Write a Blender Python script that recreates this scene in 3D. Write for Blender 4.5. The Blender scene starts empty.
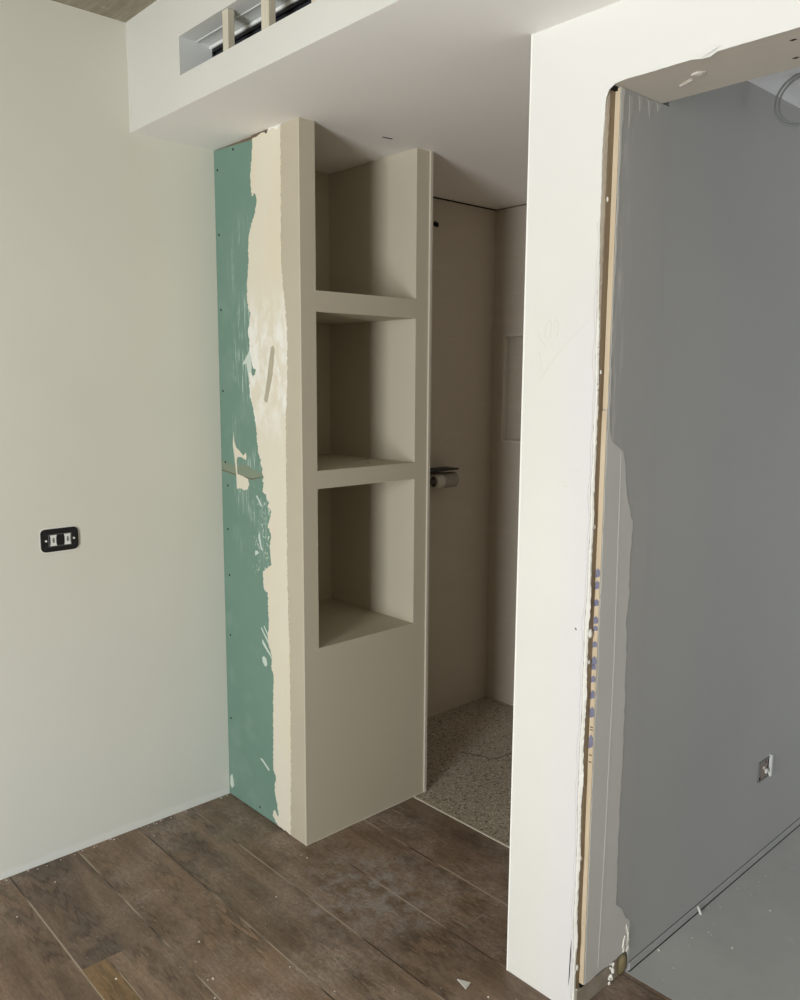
import bpy, bmesh, math, random
from mathutils import Vector, Matrix
random.seed(7)
C = bpy.context.scene.collection
scn = bpy.context.scene

# ------------------------------------------------------------------ helpers
def lin(c):
    return tuple((v/12.92 if v <= .04045 else ((v+.055)/1.055)**2.4) for v in [x/255 for x in c]) + (1.0,)

def obj(name, bm, mat=None, parent=None, smooth=False):
    me = bpy.data.meshes.new(name)
    bmesh.ops.recalc_face_normals(bm, faces=bm.faces)
    bm.to_mesh(me); bm.free()
    if smooth:
        for p in me.polygons: p.use_smooth = True
    if mat is not None: me.materials.append(mat)
    o = bpy.data.objects.new(name, me); C.objects.link(o)
    if parent is not None:
        o.parent = parent
        o.matrix_parent_inverse = Matrix.Translation(-parent.location)
    return o

def thing(name, label, cat, loc, group=None):
    o = bpy.data.objects.new(name, None); C.objects.link(o)
    o.location = loc; o.empty_display_size = .05
    o['label'] = label; o['category'] = cat
    if group: o['group'] = group
    return o

def tag(o, label, cat, group=None, kind=None):
    o['label'] = label; o['category'] = cat
    if group: o['group'] = group
    if kind: o['kind'] = kind
    return o

def struct(name, bm, mat, parent=None):
    o = obj(name, bm, mat, parent)
    if parent is None: o['kind'] = 'structure'
    return o

def bx(bm, x0, x1, y0, y1, z0, z1, bevel=0.0, seg=2):
    vs = [bm.verts.new((x, y, z)) for x in (x0, x1) for y in (y0, y1) for z in (z0, z1)]
    fs = [(0,1,3,2),(4,6,7,5),(0,4,5,1),(2,3,7,6),(0,2,6,4),(1,5,7,3)]
    faces = [bm.faces.new([vs[i] for i in f]) for f in fs]
    if bevel > 0:
        es = list({e for f in faces for e in f.edges})
        bmesh.ops.bevel(bm, geom=es, offset=bevel, segments=seg, profile=.6, affect='EDGES', clamp_overlap=True)
    return bm

def box(x0, x1, y0, y1, z0, z1, bevel=0.0, seg=2):
    return bx(bmesh.new(), x0, x1, y0, y1, z0, z1, bevel, seg)

def cyl(bm, p0, p1, r, n=24, r1=None):
    p0 = Vector(p0); p1 = Vector(p1); d = (p1-p0); r1 = r if r1 is None else r1
    m = Matrix.Translation((p0+p1)/2) @ d.to_track_quat('Z', 'Y').to_matrix().to_4x4()
    bmesh.ops.create_cone(bm, cap_ends=True, segments=n, radius1=r, radius2=r1, depth=d.length, matrix=m)
    return bm

def slab_poly(pts, to3, thick, n, jitter=0.0, sub=0, bm=None):
    """flat irregular sheet of given thickness; pts are 2-D, to3 maps to the plane, n is the outward normal"""
    bm = bm or bmesh.new()
    P = []
    for i in range(len(pts)):
        a, b = pts[i], pts[(i+1) % len(pts)]
        k = 1
        if sub: k = max(1, int(math.hypot(b[0]-a[0], b[1]-a[1])/sub))
        for j in range(k):
            t = j/k
            x = a[0]+(b[0]-a[0])*t; y = a[1]+(b[1]-a[1])*t
            if j: x += random.uniform(-jitter, jitter); y += random.uniform(-jitter, jitter)
            P.append((x, y))
    n = Vector(n)
    lo = [bm.verts.new(Vector(to3(*p))) for p in P]
    hi = [bm.verts.new(Vector(to3(*p)) + n*thick) for p in P]
    bm.faces.new(hi)
    for i in range(len(P)):
        j = (i+1) % len(P)
        bm.faces.new((lo[i], lo[j], hi[j], hi[i]))
    return bm

def tube(pts, r, n=8, bm=None, closed=False):
    bm = bm or bmesh.new()
    rings = []
    N = len(pts)
    up = Vector((0, 0, 1))
    for i in range(N):
        p = Vector(pts[i])
        d = (Vector(pts[min(i+1, N-1)]) - Vector(pts[max(i-1, 0)])).normalized()
        a = d.cross(up)
        if a.length < 1e-3: a = d.cross(Vector((1, 0, 0)))
        a.normalize(); b = a.cross(d)
        rings.append([bm.verts.new(p + (a*math.cos(t)+b*math.sin(t))*r) for t in [2*math.pi*k/n for k in range(n)]])
    for i in range(N-1):
        for k in range(n):
            bm.faces.new((rings[i][k], rings[i][(k+1) % n], rings[i+1][(k+1) % n], rings[i+1][k]))
    bm.faces.new(rings[0]); bm.faces.new(rings[-1])
    return bm

# ------------------------------------------------------------------ materials
def new_mat(name, rough=.8, spec=.3, metal=0):
    m = bpy.data.materials.new(name); m.use_nodes = True
    nt = m.node_tree; b = nt.nodes['Principled BSDF']
    b.inputs['Roughness'].default_value = rough
    b.inputs['Specular IOR Level'].default_value = spec
    b.inputs['Metallic'].default_value = metal
    return m, nt, b

def N(nt, t, **kw):
    n = nt.nodes.new(t)
    for k, v in kw.items(): setattr(n, k, v)
    return n

def coords(nt): return N(nt, 'ShaderNodeTexCoord').outputs['Object']

def noise(nt, vec, scale, detail=4, rough=.55, dist=0):
    n = N(nt, 'ShaderNodeTexNoise'); n.inputs['Scale'].default_value = scale
    n.inputs['Detail'].default_value = detail; n.inputs['Roughness'].default_value = rough
    n.inputs['Distortion'].default_value = dist
    nt.links.new(vec, n.inputs['Vector']); return n.outputs['Fac']

def mapv(nt, vec, sc=(1,1,1), loc=(0,0,0)):
    m = N(nt, 'ShaderNodeMapping'); m.inputs['Scale'].default_value = sc; m.inputs['Location'].default_value = loc
    nt.links.new(vec, m.inputs['Vector']); return m.outputs['Vector']

def ramp(nt, fac, p0, p1, c0=(0,0,0,1), c1=(1,1,1,1)):
    r = N(nt, 'ShaderNodeValToRGB'); e = r.color_ramp.elements
    e[0].position = p0; e[0].color = c0; e[1].position = p1; e[1].color = c1
    nt.links.new(fac, r.inputs['Fac']); return r.outputs['Color']

def mix(nt, fac, a, b, mode='MIX'):
    m = N(nt, 'ShaderNodeMix', data_type='RGBA', blend_type=mode)
    for s, v in ((0, fac), (6, a), (7, b)):
        if hasattr(v, 'default_value') or hasattr(v, 'is_linked'): nt.links.new(v, m.inputs[s])
        else: m.inputs[s].default_value = v
    return m.outputs[2]

def math_(nt, op, a, b=None, clamp=False):
    m = N(nt, 'ShaderNodeMath', operation=op, use_clamp=clamp)
    for s, v in ((0, a), (1, b)):
        if v is None: continue
        if hasattr(v, 'is_linked'): nt.links.new(v, m.inputs[s])
        else: m.inputs[s].default_value = v
    return m.outputs[0]

def maprange(nt, v, a, b, c=0, d=1, smooth=True):
    m = N(nt, 'ShaderNodeMapRange', interpolation_type='SMOOTHSTEP' if smooth else 'LINEAR')
    nt.links.new(v, m.inputs['Value'])
    for k, x in (('From Min', a), ('From Max', b), ('To Min', c), ('To Max', d)): m.inputs[k].default_value = x
    return m.outputs['Result']

def bump(nt, b, h, strength, dist=.002):
    n = N(nt, 'ShaderNodeBump'); n.inputs['Strength'].default_value = strength; n.inputs['Distance'].default_value = dist
    nt.links.new(h, n.inputs['Height']); nt.links.new(n.outputs['Normal'], b.inputs['Normal'])

def paint(name, c, c2=None, s1=2.5, s2=60, rough=.7, bump_s=.12, amp=.5, spec=.25):
    m, nt, b = new_mat(name, rough, spec)
    v = coords(nt)
    c2 = c2 or tuple(int(x*.94) for x in c)
    f = ramp(nt, noise(nt, v, s1, 4), .3, .75)
    col = mix(nt, math_(nt, 'MULTIPLY', f, amp), lin(c), lin(c2))
    nt.links.new(col, b.inputs['Base Color'])
    if bump_s: bump(nt, b, noise(nt, v, s2, 3), bump_s, .001)
    return m

M = {}
def wall_left_mat():
    m, nt, b = new_mat('left_wall_paint', .75, .2)
    v = coords(nt)
    sep = N(nt, 'ShaderNodeSeparateXYZ'); nt.links.new(v, sep.inputs[0])
    col = mix(nt, ramp(nt, noise(nt, v, 1.4, 3), .3, .7), lin((222,219,207)), lin((216,214,202)))
    # skim coat scuffs, pale unpainted foot
    nz = noise(nt, v, 9, 5)
    edge = math_(nt, 'ADD', sep.outputs['Z'], math_(nt, 'MULTIPLY', math_(nt, 'SUBTRACT', nz, .5), .05))
    foot = maprange(nt, edge, .034, .022)
    col = mix(nt, foot, col, lin((232,232,226)))
    low = maprange(nt, sep.outputs['Z'], 1.2, 0.0, 0, .6)
    col = mix(nt, low, col, lin((222,226,222)))  # bluish sky light near the floor put into the lower wall colour
    nt.links.new(col, b.inputs['Base Color'])
    bump(nt, b, noise(nt, v, 30, 4), .1, .001)
    return m
M['wall_left'] = wall_left_mat()
M['white'] = paint('soffit_white_bounce_lit', (246,243,240), (241,238,235), amp=.6, bump_s=.06)  # soffit white, lightened on the underside to stand in for bounced light
M['soffit_face'] = paint('soffit_white_front_dimmed', (217,216,209), (212,211,203), amp=.6, bump_s=.06)  # same soffit white, darkened on the front to set its light level
M['beige'] = paint('greige_unit_paint', (196,188,169), (188,181,161), s1=3, bump_s=.1)
M['beige_strip'] = paint('primed_corner_strip', (190,181,162), (180,171,151), s1=6, s2=40, bump_s=.15)
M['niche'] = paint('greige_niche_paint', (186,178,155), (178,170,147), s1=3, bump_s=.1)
M['scuff'] = paint('pale_scuff', (170,158,146), (140,126,112), s1=90, bump_s=0, amp=1)
M['bead'] = paint('pale_corner_edge', (214,207,190), bump_s=0)
M['bead_highlight'] = paint('painted_bead_highlight', (250,249,244), bump_s=0)  # highlight along the pier's corner bead, painted in as near-white
M['tile_trim'] = paint('pale_tile_trim', (198,190,176), bump_s=0, rough=.4)
M['tile_edge'] = paint('tile_niche_edging', (206,198,184), bump_s=0, rough=.5)
M['brown_gap'] = paint('torn_brown_paper', (120,104,86), (92,78,62), s1=30, bump_s=.3)
M['dark'] = paint('black_hole', (14,13,12), bump_s=0)
M['black_plastic'] = paint('black_plastic', (12,12,13), bump_s=0, rough=.35, spec=.5)
M['charcoal'] = paint('charcoal_metal', (46,47,52), (38,38,42), bump_s=0, rough=.5)
M['white_plastic'] = paint('white_plastic', (232,232,228), bump_s=0, rough=.4)
M['seam_dark'] = paint('dark_seam', (84,84,82), s1=8, bump_s=0)
M['grey_plastic'] = paint('grey_plastic', (120,120,118), bump_s=0, rough=.5)
M['galv'] = paint('pale_sheet_metal', (222,224,221), (212,214,212), bump_s=0, rough=.5)
M['filler'] = paint('white_filler', (238,236,228), (226,223,212), s1=20, s2=80, bump_s=.4)
M['splat'] = paint('pale_filler_smear', (206,216,205), (186,204,192), s1=30, bump_s=.3)

def green_mat():
    m, nt, b = new_mat('green_plasterboard', .7, .2)
    v = coords(nt)
    col = mix(nt, ramp(nt, noise(nt, v, 3, 4), .3, .7), lin((118,146,133)), lin((110,140,126)))
    # thin scraped streaks of filler running down the board
    st = noise(nt, mapv(nt, v, (170, 1, 9)), 1, 4, .6)
    sep = N(nt, 'ShaderNodeSeparateXYZ'); nt.links.new(v, sep.inputs[0])
    big = noise(nt, v, 7, 2)
    zone = math_(nt, 'MULTIPLY', maprange(nt, sep.outputs['Z'], 2.2, 2.0), maprange(nt, sep.outputs['Z'], .9, 1.15))
    zone = math_(nt, 'MULTIPLY', zone, maprange(nt, sep.outputs['X'], .06, .13))
    zone = math_(nt, 'MULTIPLY', zone, maprange(nt, big, .4, .62))
    k = math_(nt, 'MULTIPLY', maprange(nt, st, .52, .64), zone)
    cloud = math_(nt, 'MULTIPLY', maprange(nt, noise(nt, v, 6, 3), .5, .8), .35)
    col = mix(nt, cloud, col, lin((150,172,160)))
    col = mix(nt, math_(nt, 'MULTIPLY', k, .8), col, lin((196,208,197)))
    zx = math_(nt, 'MULTIPLY', maprange(nt, sep.outputs['X'], .16, .30), math_(nt, 'MULTIPLY', maprange(nt, sep.outputs['Z'], 1.26, 1.2), maprange(nt, sep.outputs['Z'], .88, .95)))
    spk = maprange(nt, noise(nt, mapv(nt, v, (95, 1, 62)), 1, 3, .6), .60, .64)
    col = mix(nt, math_(nt, 'MULTIPLY', spk, zx), col, lin((214,218,205)))
    nt.links.new(col, b.inputs['Base Color'])
    bump(nt, b, noise(nt, v, 120, 3), .06, .0006)
    return m
M['green'] = green_mat()

def compound_mat():
    m, nt, b = new_mat('joint_compound', .8, .15)
    v = coords(nt)
    a = noise(nt, mapv(nt, v, (9, 1, 2.2)), 1, 4)
    col = mix(nt, ramp(nt, a, .35, .7), lin((222,213,192)), lin((222,217,201)))
    bl = maprange(nt, noise(nt, mapv(nt, v, (22, 1, 9)), 1, 5, .7), .42, .62)
    sep = N(nt, 'ShaderNodeSeparateXYZ'); nt.links.new(v, sep.inputs[0])
    z = math_(nt, 'MULTIPLY', maprange(nt, sep.outputs['Z'], 1.95, 1.75), maprange(nt, sep.outputs['Z'], 1.35, 1.55))
    col = mix(nt, math_(nt, 'MULTIPLY', bl, z), col, lin((236,234,226)))
    nt.links.new(col, b.inputs['Base Color'])
    bump(nt, b, noise(nt, mapv(nt, v, (60, 1, 22)), 1, 4), .3, .0015)
    return m
M['compound'] = compound_mat()

def pier_mat():
    m, nt, b = new_mat('doorway_wall_paint', .75, .2)
    v = coords(nt)
    sep = N(nt, 'ShaderNodeSeparateXYZ'); nt.links.new(v, sep.inputs[0])
    col = mix(nt, ramp(nt, noise(nt, v, 2.2, 3), .35, .7), lin((225,223,216)), lin((221,219,212)))
    # cool grey filler feathered beside the torn edge
    edge = math_(nt, 'ADD', sep.outputs['X'], math_(nt, 'MULTIPLY', math_(nt, 'SUBTRACT', noise(nt, mapv(nt, v, (3, 1, 1.2)), 3, 4), .5), .09))
    cool = math_(nt, 'MULTIPLY', maprange(nt, edge, 1.42, 1.56), maprange(nt, sep.outputs['Z'], 2.0, 1.6))
    col = mix(nt, math_(nt, 'MULTIPLY', cool, .85), col, lin((221,218,219)))
    high = maprange(nt, sep.outputs['Z'], 1.7, 2.2)
    col = mix(nt, high, col, lin((226,225,220)))
    nt.links.new(col, b.inputs['Base Color'])
    bump(nt, b, noise(nt, v, 25, 5), .12, .001)
    return m
M['pier'] = pier_mat()
def grey_mat():
    m, nt, b = new_mat('grey_wall_paint', .7, .25)
    v = coords(nt)
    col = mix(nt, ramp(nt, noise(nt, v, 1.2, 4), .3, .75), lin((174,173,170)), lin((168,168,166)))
    sep = N(nt, 'ShaderNodeSeparateXYZ'); nt.links.new(v, sep.inputs[0])
    near = maprange(nt, sep.outputs['Y'], -.255, -.33)
    wisp = maprange(nt, noise(nt, mapv(nt, v, (1, 60, 7)), 1, 5, .65), .46, .66)
    col = mix(nt, math_(nt, 'MULTIPLY', math_(nt, 'MULTIPLY', near, wisp), .75), col, lin((206,204,198)))
    nt.links.new(col, b.inputs['Base Color'])
    bump(nt, b, noise(nt, v, 60, 3), .06, .001)
    return m
M['grey_wall'] = grey_mat()
M['grey_coat'] = paint('grey_filler_coat', (208,206,200), (196,194,187), s1=5, s2=50, bump_s=.2)
M['grey_smear'] = paint('thin_grey_smear', (186,185,180), s1=20, bump_s=.1)
M['header'] = paint('bare_header_board', (204,196,183), (190,181,166), s1=5, s2=50, bump_s=.15)
M['back_ceiling'] = paint('grey_room_ceiling', (240,241,243), bump_s=.05)

def wood_band(name, c1, c2, rough=.7):
    m, nt, b = new_mat(name, rough, .2)
    v = coords(nt)
    col = mix(nt, ramp(nt, noise(nt, mapv(nt, v, (90, 90, 5)), 1, 5), .3, .7), lin(c1), lin(c2))
    nt.links.new(col, b.inputs['Base Color'])
    bump(nt, b, noise(nt, mapv(nt, v, (200, 200, 14)), 1, 4), .3, .001)
    return m
M['batten'] = wood_band('pale_raw_batten', (216,210,192), (196,187,166))
M['stud'] = wood_band('brown_stud_edge', (170,152,128), (140,122,100))
M['stud_grey'] = wood_band('grey_brown_stud', (176,164,146), (150,138,120))
M['board_edge'] = wood_band('cream_board_edge', (214,198,172), (196,177,146))
M['base_wood'] = paint('dusty_sole_plate', (168,158,142), (134,124,108), s1=18, s2=60, bump_s=.4, amp=.9)
M['ink_blue'] = paint('blue_print_ink', (118,119,142), (142,141,158), s1=60, bump_s=0)
M['ink_dark'] = paint('dark_print_ink', (84,70,66), bump_s=0)
M['foam'] = paint('yellow_foam', (150,138,104), (120,106,74), s1=30, s2=120, bump_s=.6)
M['pencil'] = paint('pencil_grey', (206,200,192), bump_s=0)
M['scratch'] = paint('faint_scratch', (224,219,209), bump_s=0)

def floor_mat():
    m, nt, b = new_mat('brown_plank_floor', .42, .35)
    uv = N(nt, 'ShaderNodeUVMap'); uv.uv_map = 'UVMap'
    at = N(nt, 'ShaderNodeAttribute'); at.attribute_name = 'tone'
    v = coords(nt)
    u = uv.outputs['UV']
    # oak grain: soft bands, fine pores and pale cathedral figure
    band = noise(nt, mapv(nt, u, (1.6, 3.2, 1)), 1, 4, .55, .6)
    streak = noise(nt, mapv(nt, u, (3.0, 46, 1)), 1, 5, .65, .6)
    w = N(nt, 'ShaderNodeTexWave', wave_type='RINGS', rings_direction='Y')
    w.inputs['Scale'].default_value = 1.6; w.inputs['Distortion'].default_value = 7.0
    w.inputs['Detail'].default_value = 4; w.inputs['Detail Scale'].default_value = 1.1; w.inputs['Detail Roughness'].default_value = .6
    nt.links.new(mapv(nt, u, (1.1, 4.2, 1)), w.inputs['Vector'])
    base = mix(nt, ramp(nt, band, .32, .7), lin((104,85,69)), lin((148,125,104)))
    base = mix(nt, math_(nt, 'MULTIPLY', ramp(nt, streak, .4, .72), .38), base, lin((82,66,53)))
    grainmask = maprange(nt, noise(nt, mapv(nt, u, (1.3, 1.6, 1)), 1, 2), .46, .62)
    ring = math_(nt, 'MULTIPLY', ramp(nt, w.outputs['Fac'], .62, .97), math_(nt, 'MULTIPLY', grainmask, .8))
    base = mix(nt, ring, base, lin((160,143,124)))
    ring2 = math_(nt, 'MULTIPLY', ramp(nt, w.outputs['Fac'], .30, .05), math_(nt, 'MULTIPLY', grainmask, .65))
    base = mix(nt, ring2, base, lin((70,55,44)))
    base = mix(nt, 1.0, base, at.outputs['Color'], 'MULTIPLY')
    # knots
    kn = maprange(nt, noise(nt, mapv(nt, u, (4, 5, 1)), 1, 1), .25, .16)
    base = mix(nt, math_(nt, 'MULTIPLY', kn, .8), base, lin((50,39,31)))
    # plaster dust and scuffs
    d1 = math_(nt, 'MULTIPLY', maprange(nt, noise(nt, v, 5.5, 6, .68), .40, .70), maprange(nt, noise(nt, v, 75, 4, .7), .34, .62, .35, 1))
    d2 = maprange(nt, noise(nt, v, 1.3, 3, .5), .34, .58)
    dust = math_(nt, 'MULTIPLY', math_(nt, 'MULTIPLY', d1, d2), .6)
    dk = maprange(nt, noise(nt, mapv(nt, v, (7, 12, 1)), 1, 5, .7, 1.0), .60, .72)
    base = mix(nt, math_(nt, 'MULTIPLY', dk, .6), base, lin((66,52,42)))
    base = mix(nt, dust, base, lin((172,158,146)))
    sc = noise(nt, mapv(nt, v, (16, 34, 1)), 1, 6, .74, 3.4)
    scr = math_(nt, 'MULTIPLY', maprange(nt, sc, .56, .72), math_(nt, 'MULTIPLY', d2, .55))
    base = mix(nt, scr, base, lin((184,174,163)))
    # dusty blotch in front of the shelving tower
    dist = N(nt, 'ShaderNodeVectorMath', operation='DISTANCE'); nt.links.new(v, dist.inputs[0]); dist.inputs[1].default_value = (.82, -.42, 0)
    blot = math_(nt, 'MULTIPLY', maprange(nt, dist.outputs['Value'], .34, .05), maprange(nt, noise(nt, v, 24, 6, .75), .40, .66))
    base = mix(nt, math_(nt, 'MULTIPLY', blot, .75), base, lin((158,154,150)))
    fine = maprange(nt, noise(nt, mapv(nt, v, (45, 120, 1)), 1, 4, .7, .4), .3, .7, .78, 1.24, False)
    cf = N(nt, 'ShaderNodeCombineColor')
    for k in range(3): nt.links.new(fine, cf.inputs[k])
    base = mix(nt, 1.0, base, cf.outputs[0], 'MULTIPLY')
    # fine dust specks
    sp = maprange(nt, noise(nt, v, 150, 2, .5), .70, .76)
    base = mix(nt, math_(nt, 'MULTIPLY', sp, .5), base, lin((190,182,170)))
    # seams: pale dust line with a dark broken edge
    sep = N(nt, 'ShaderNodeSeparateXYZ'); nt.links.new(u, sep.inputs[0])
    vv = sep.outputs['Y']
    e = math_(nt, 'MINIMUM', vv, math_(nt, 'SUBTRACT', 1.0, vv))
    seam = math_(nt, 'LESS_THAN', e, .011)
    sn = noise(nt, mapv(nt, v, (3, 2, 1)), 1, 3)
    seamcol = mix(nt, maprange(nt, sn, .42, .58), lin((54,44,36)), lin((176,162,144)))
    base = mix(nt, math_(nt, 'MULTIPLY', seam, .9), base, seamcol)
    nt.links.new(base, b.inputs['Base Color'])
    r = mix(nt, dust, (.40,.40,.40,1), (.8,.8,.8,1))
    nt.links.new(r, b.inputs['Roughness'])
    h = math_(nt, 'ADD', math_(nt, 'MULTIPLY', streak, .5), math_(nt, 'MULTIPLY', seam, -1.0))
    bump(nt, b, h, .25, .0015)
    return m
M['floor'] = floor_mat()

def concrete(name, c1, c2, c3, scale=2.0):
    m, nt, b = new_mat(name, .8, .2)
    v = coords(nt)
    col = mix(nt, ramp(nt, noise(nt, v, scale, 6, .6), .32, .7), lin(c1), lin(c2))
    col = mix(nt, math_(nt, 'MULTIPLY', maprange(nt, noise(nt, v, scale*7, 6, .7), .55, .8), .5), col, lin(c3))
    nt.links.new(col, b.inputs['Base Color'])
    bump(nt, b, noise(nt, v, 45, 6, .7), .3, .002)
    return m
M['screed'] = concrete('grey_screed_floor', (186,186,181), (170,170,166), (198,198,193))
def raw_ceiling():
    m, nt, b = new_mat('board_formed_concrete', .85, .2)
    v = coords(nt)
    a = noise(nt, mapv(nt, v, (3, 16, 1)), 1.6, 6, .65)
    col = mix(nt, ramp(nt, a, .3, .72), lin((122,116,100)), lin((170,164,146)))
    sp = maprange(nt, noise(nt, v, 26, 4), .64, .72)
    col = mix(nt, math_(nt, 'MULTIPLY', sp, .8), col, lin((206,200,184)))
    nt.links.new(col, b.inputs['Base Color'])
    bump(nt, b, a, .5, .004)
    return m
M['raw_ceiling'] = raw_ceiling()

def tile_mat():
    m, nt, b = new_mat('stone_look_tile', .55, .3)
    v = coords(nt)
    g = noise(nt, v, 160, 3, .6)
    col = mix(nt, ramp(nt, g, .35, .68), lin((192,182,167)), lin((202,193,179)))
    hz = noise(nt, mapv(nt, v, (3, 3, 22)), 1, 4)
    col = mix(nt, math_(nt, 'MULTIPLY', maprange(nt, hz, .5, .72), .25), col, lin((210,202,189)))
    sep = N(nt, 'ShaderNodeSeparateXYZ'); nt.links.new(v, sep.inputs[0])
    fr = math_(nt, 'FRACT', math_(nt, 'DIVIDE', math_(nt, 'ADD', sep.outputs['Z'], .0), .60))
    j = math_(nt, 'LESS_THAN', fr, .004)
    col = mix(nt, math_(nt, 'MULTIPLY', j, .5), col, lin((184,172,156)))
    nt.links.new(col, b.inputs['Base Color'])
    bump(nt, b, g, .15, .0008)
    return m
M['tile'] = tile_mat()

def terrazzo():
    m, nt, b = new_mat('speckled_terrazzo', .5, .3)
    v = coords(nt)
    vo = N(nt, 'ShaderNodeTexVoronoi'); vo.inputs['Scale'].default_value = 150; nt.links.new(v, vo.inputs['Vector'])
    sepc = N(nt, 'ShaderNodeSeparateColor'); nt.links.new(vo.outputs['Color'], sepc.inputs[0])
    r = N(nt, 'ShaderNodeValToRGB'); e = r.color_ramp.elements
    r.color_ramp.interpolation = 'CONSTANT'
    e[0].position = 0; e[0].color = lin((84,74,64)); e[1].position = .15; e[1].color = lin((158,148,133))
    for p, c in ((.38, (172,162,146)), (.62, (194,184,168)), (.86, (214,206,192))):
        x = e.new(p); x.color = lin(c)
    nt.links.new(sepc.outputs[0], r.inputs['Fac'])
    edge = maprange(nt, vo.outputs['Distance'], .35, .6)
    col = mix(nt, edge, r.outputs['Color'], lin((164,154,138)))
    vo2 = N(nt, 'ShaderNodeTexVoronoi'); vo2.inputs['Scale'].default_value = 64; nt.links.new(v, vo2.inputs['Vector'])
    sp2 = N(nt, 'ShaderNodeSeparateColor'); nt.links.new(vo2.outputs['Color'], sp2.inputs[0])
    big = math_(nt, 'MULTIPLY', math_(nt, 'LESS_THAN', sp2.outputs[0], .25), math_(nt, 'LESS_THAN', vo2.outputs['Distance'], .30))
    col = mix(nt, math_(nt, 'MULTIPLY', big, .8), col, lin((60,50,42)))
    nt.links.new(col, b.inputs['Base Color'])
    return m
M['terrazzo'] = terrazzo()

m, nt, b = new_mat('chrome', .18, .5, 1.0); b.inputs['Base Color'].default_value = lin((200,200,196)); M['chrome'] = m
m, nt, b = new_mat('dull_chrome', .35, .5, .8); b.inputs['Base Color'].default_value = lin((150,146,138)); M['dull_chrome'] = m
M['satin'] = paint('satin_nickel', (150,146,136), bump_s=0, rough=.35, spec=.6)
M['pale_knob'] = paint('pale_knob', (206,202,192), bump_s=0, rough=.4)
m, nt, b = new_mat('grey_cable_sheath', .4, .4); b.inputs['Base Color'].default_value = lin((150,152,148)); M['cable'] = m; b.inputs['Base Color'].default_value = lin((132,134,130))

# ------------------------------------------------------------------ dimensions (metres)
YS, HS, HC = -.7175, 2.399, 2.734            # soffit front, soffit underside, raw ceiling
YG, XF, YR = -.4046, .4965, .169             # shelving tower
YB = 1.124                                   # shower back wall
YP, YT = -.3647, -.163                       # doorway wall faces
XP0, XP1 = 1.3496, 1.573
HD, HC2 = 2.2405, 2.381
XE, YN = 5.0, -4.3                           # far right and window side of the room

# ------------------------------------------------------------------ floors
def plank_floor():
    bm = bmesh.new(); uvl = bm.loops.layers.uv.new('UVMap')
    cl = bm.loops.layers.float_color.new('tone')
    def plank(x0, x1, y0, y1, tone, off):
        vs = [bm.verts.new((x, y, 0)) for x, y in ((x0,y0),(x1,y0),(x1,y1),(x0,y1))]
        f = bm.faces.new(vs)
        for l, (uu, vv) in zip(f.loops, ((x0,0),(x1,0),(x1,1),(x0,1))):
            l[uvl].uv = (uu+off*7, vv); l[cl] = tone
        return f
    def tone(t, warm=0): return (t*(1+.06*warm), t, t*(1-.06*warm), 1)
    seams = [-1.240-.225*k for k in range(13, 0, -1)] + [-1.240, -1.013, -.790, -.575, -.362, -.142, .118]
    special = {-1.240: [(0, .578, .80), (.578, 2.1, 1.02), (2.1, 5, .9)],
               -1.013: [(0, 1.9, 1.06), (1.9, 5, .95)],
               -.790: [(0, 2.0, .92), (2.0, 5, 1.03)],
               -.575: [(0, 1.75, .85), (1.75, 5, .95)],
               -.362: [(0, 1.9, .90), (1.9, 5, .93)],
               -.142: [(0, 1.345, .82)]}
    for i in range(len(seams)-1):
        y0, y1 = seams[i], seams[i+1]
        segs = special.get(y0)
        if segs is None:
            segs, x = [], 0
            nx = random.uniform(.4, 1.8)
            while x < XE:
                e = min(XE, nx); segs.append((x, e, random.uniform(.82, 1.05))); x = e; nx = e+random.uniform(1.2, 2)
        for x0, x1, t in segs:
            if y0 == -1.240 and x0 == .578:     # odd yellowish sliver beside this board
                plank(x0, x1, -1.166, y1, tone(t), random.uniform(0, 40))
                plank(x0, .86, y0, -1.166, (1.12, 1.03, .70, 1), 21.3)
                plank(.86, x1, y0, -1.166, tone(t), 22.3)
            else:
                plank(x0, x1, y0, y1 if not (y0 == -.362 and False) else y1, tone(t, random.uniform(-.4, .5)), random.uniform(0, 40))
    # doorway sill boards
    plank(1.345, 2.55, -.142, -.128, tone(.93), 11.7)
    # slab thickness below
    bx(bm, -.1, XE, YN, -.128, -.12, -.002)
    return bm
floor = struct('floor', plank_floor(), M['floor'])
SC = [[(0.498, -0.121), (0.583, -0.119)], [(0.497, -0.09), (0.627, -0.091)], [(0.498, -0.056), (0.557, -0.055)], [(0.509, -0.01), (0.598, -0.008)], [(0.516, 0.02), (0.557, 0.022)], [(1.152, -0.315), (1.146, -0.195)], [(1.098, -0.314), (1.175, -0.31)], [(0.959, -0.673), (0.965, -0.728)], [(0.679, -0.414), (0.793, -0.449)]]
for (a, c), (d, e) in SC:
    q = (e-c, -(d-a)); L_ = math.hypot(*q); q = (q[0]/L_*.0016, q[1]/L_*.0016)
    obj('scuff', slab_poly([(a, c), (a+(d-a)*.4+q[0], c+(e-c)*.4+q[1]), (d, e), (a+(d-a)*.5-q[0]*.6, c+(e-c)*.5-q[1]*.6)], lambda x, y: (x, y, 0), .0003, (0,0,1), .0006, .012), M['scuff'], floor)
fs = struct('floor_shower', box(-.02, XP0, .118, YB+.02, -.12, 0), M['terrazzo'])
obj('hairline_crack', tube([(.36,.545,.0004),(.413,.571,.0004),(.45,.588,.0004),(.48,.585,.0004),(.50,.62,.0004),(.506,.70,.0004),(.53,.78,.0004),(.60,.86,.0004)], .0011, 5), M['dark'], fs)
struct('trim_1', box(XF-.05, XP0, .113, .121, -.002, .0022), M['bead'])
struct('floor_screed', box(XP0, 4.2, -.128, 3.2, -.12, .0005), M['screed'])

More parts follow.
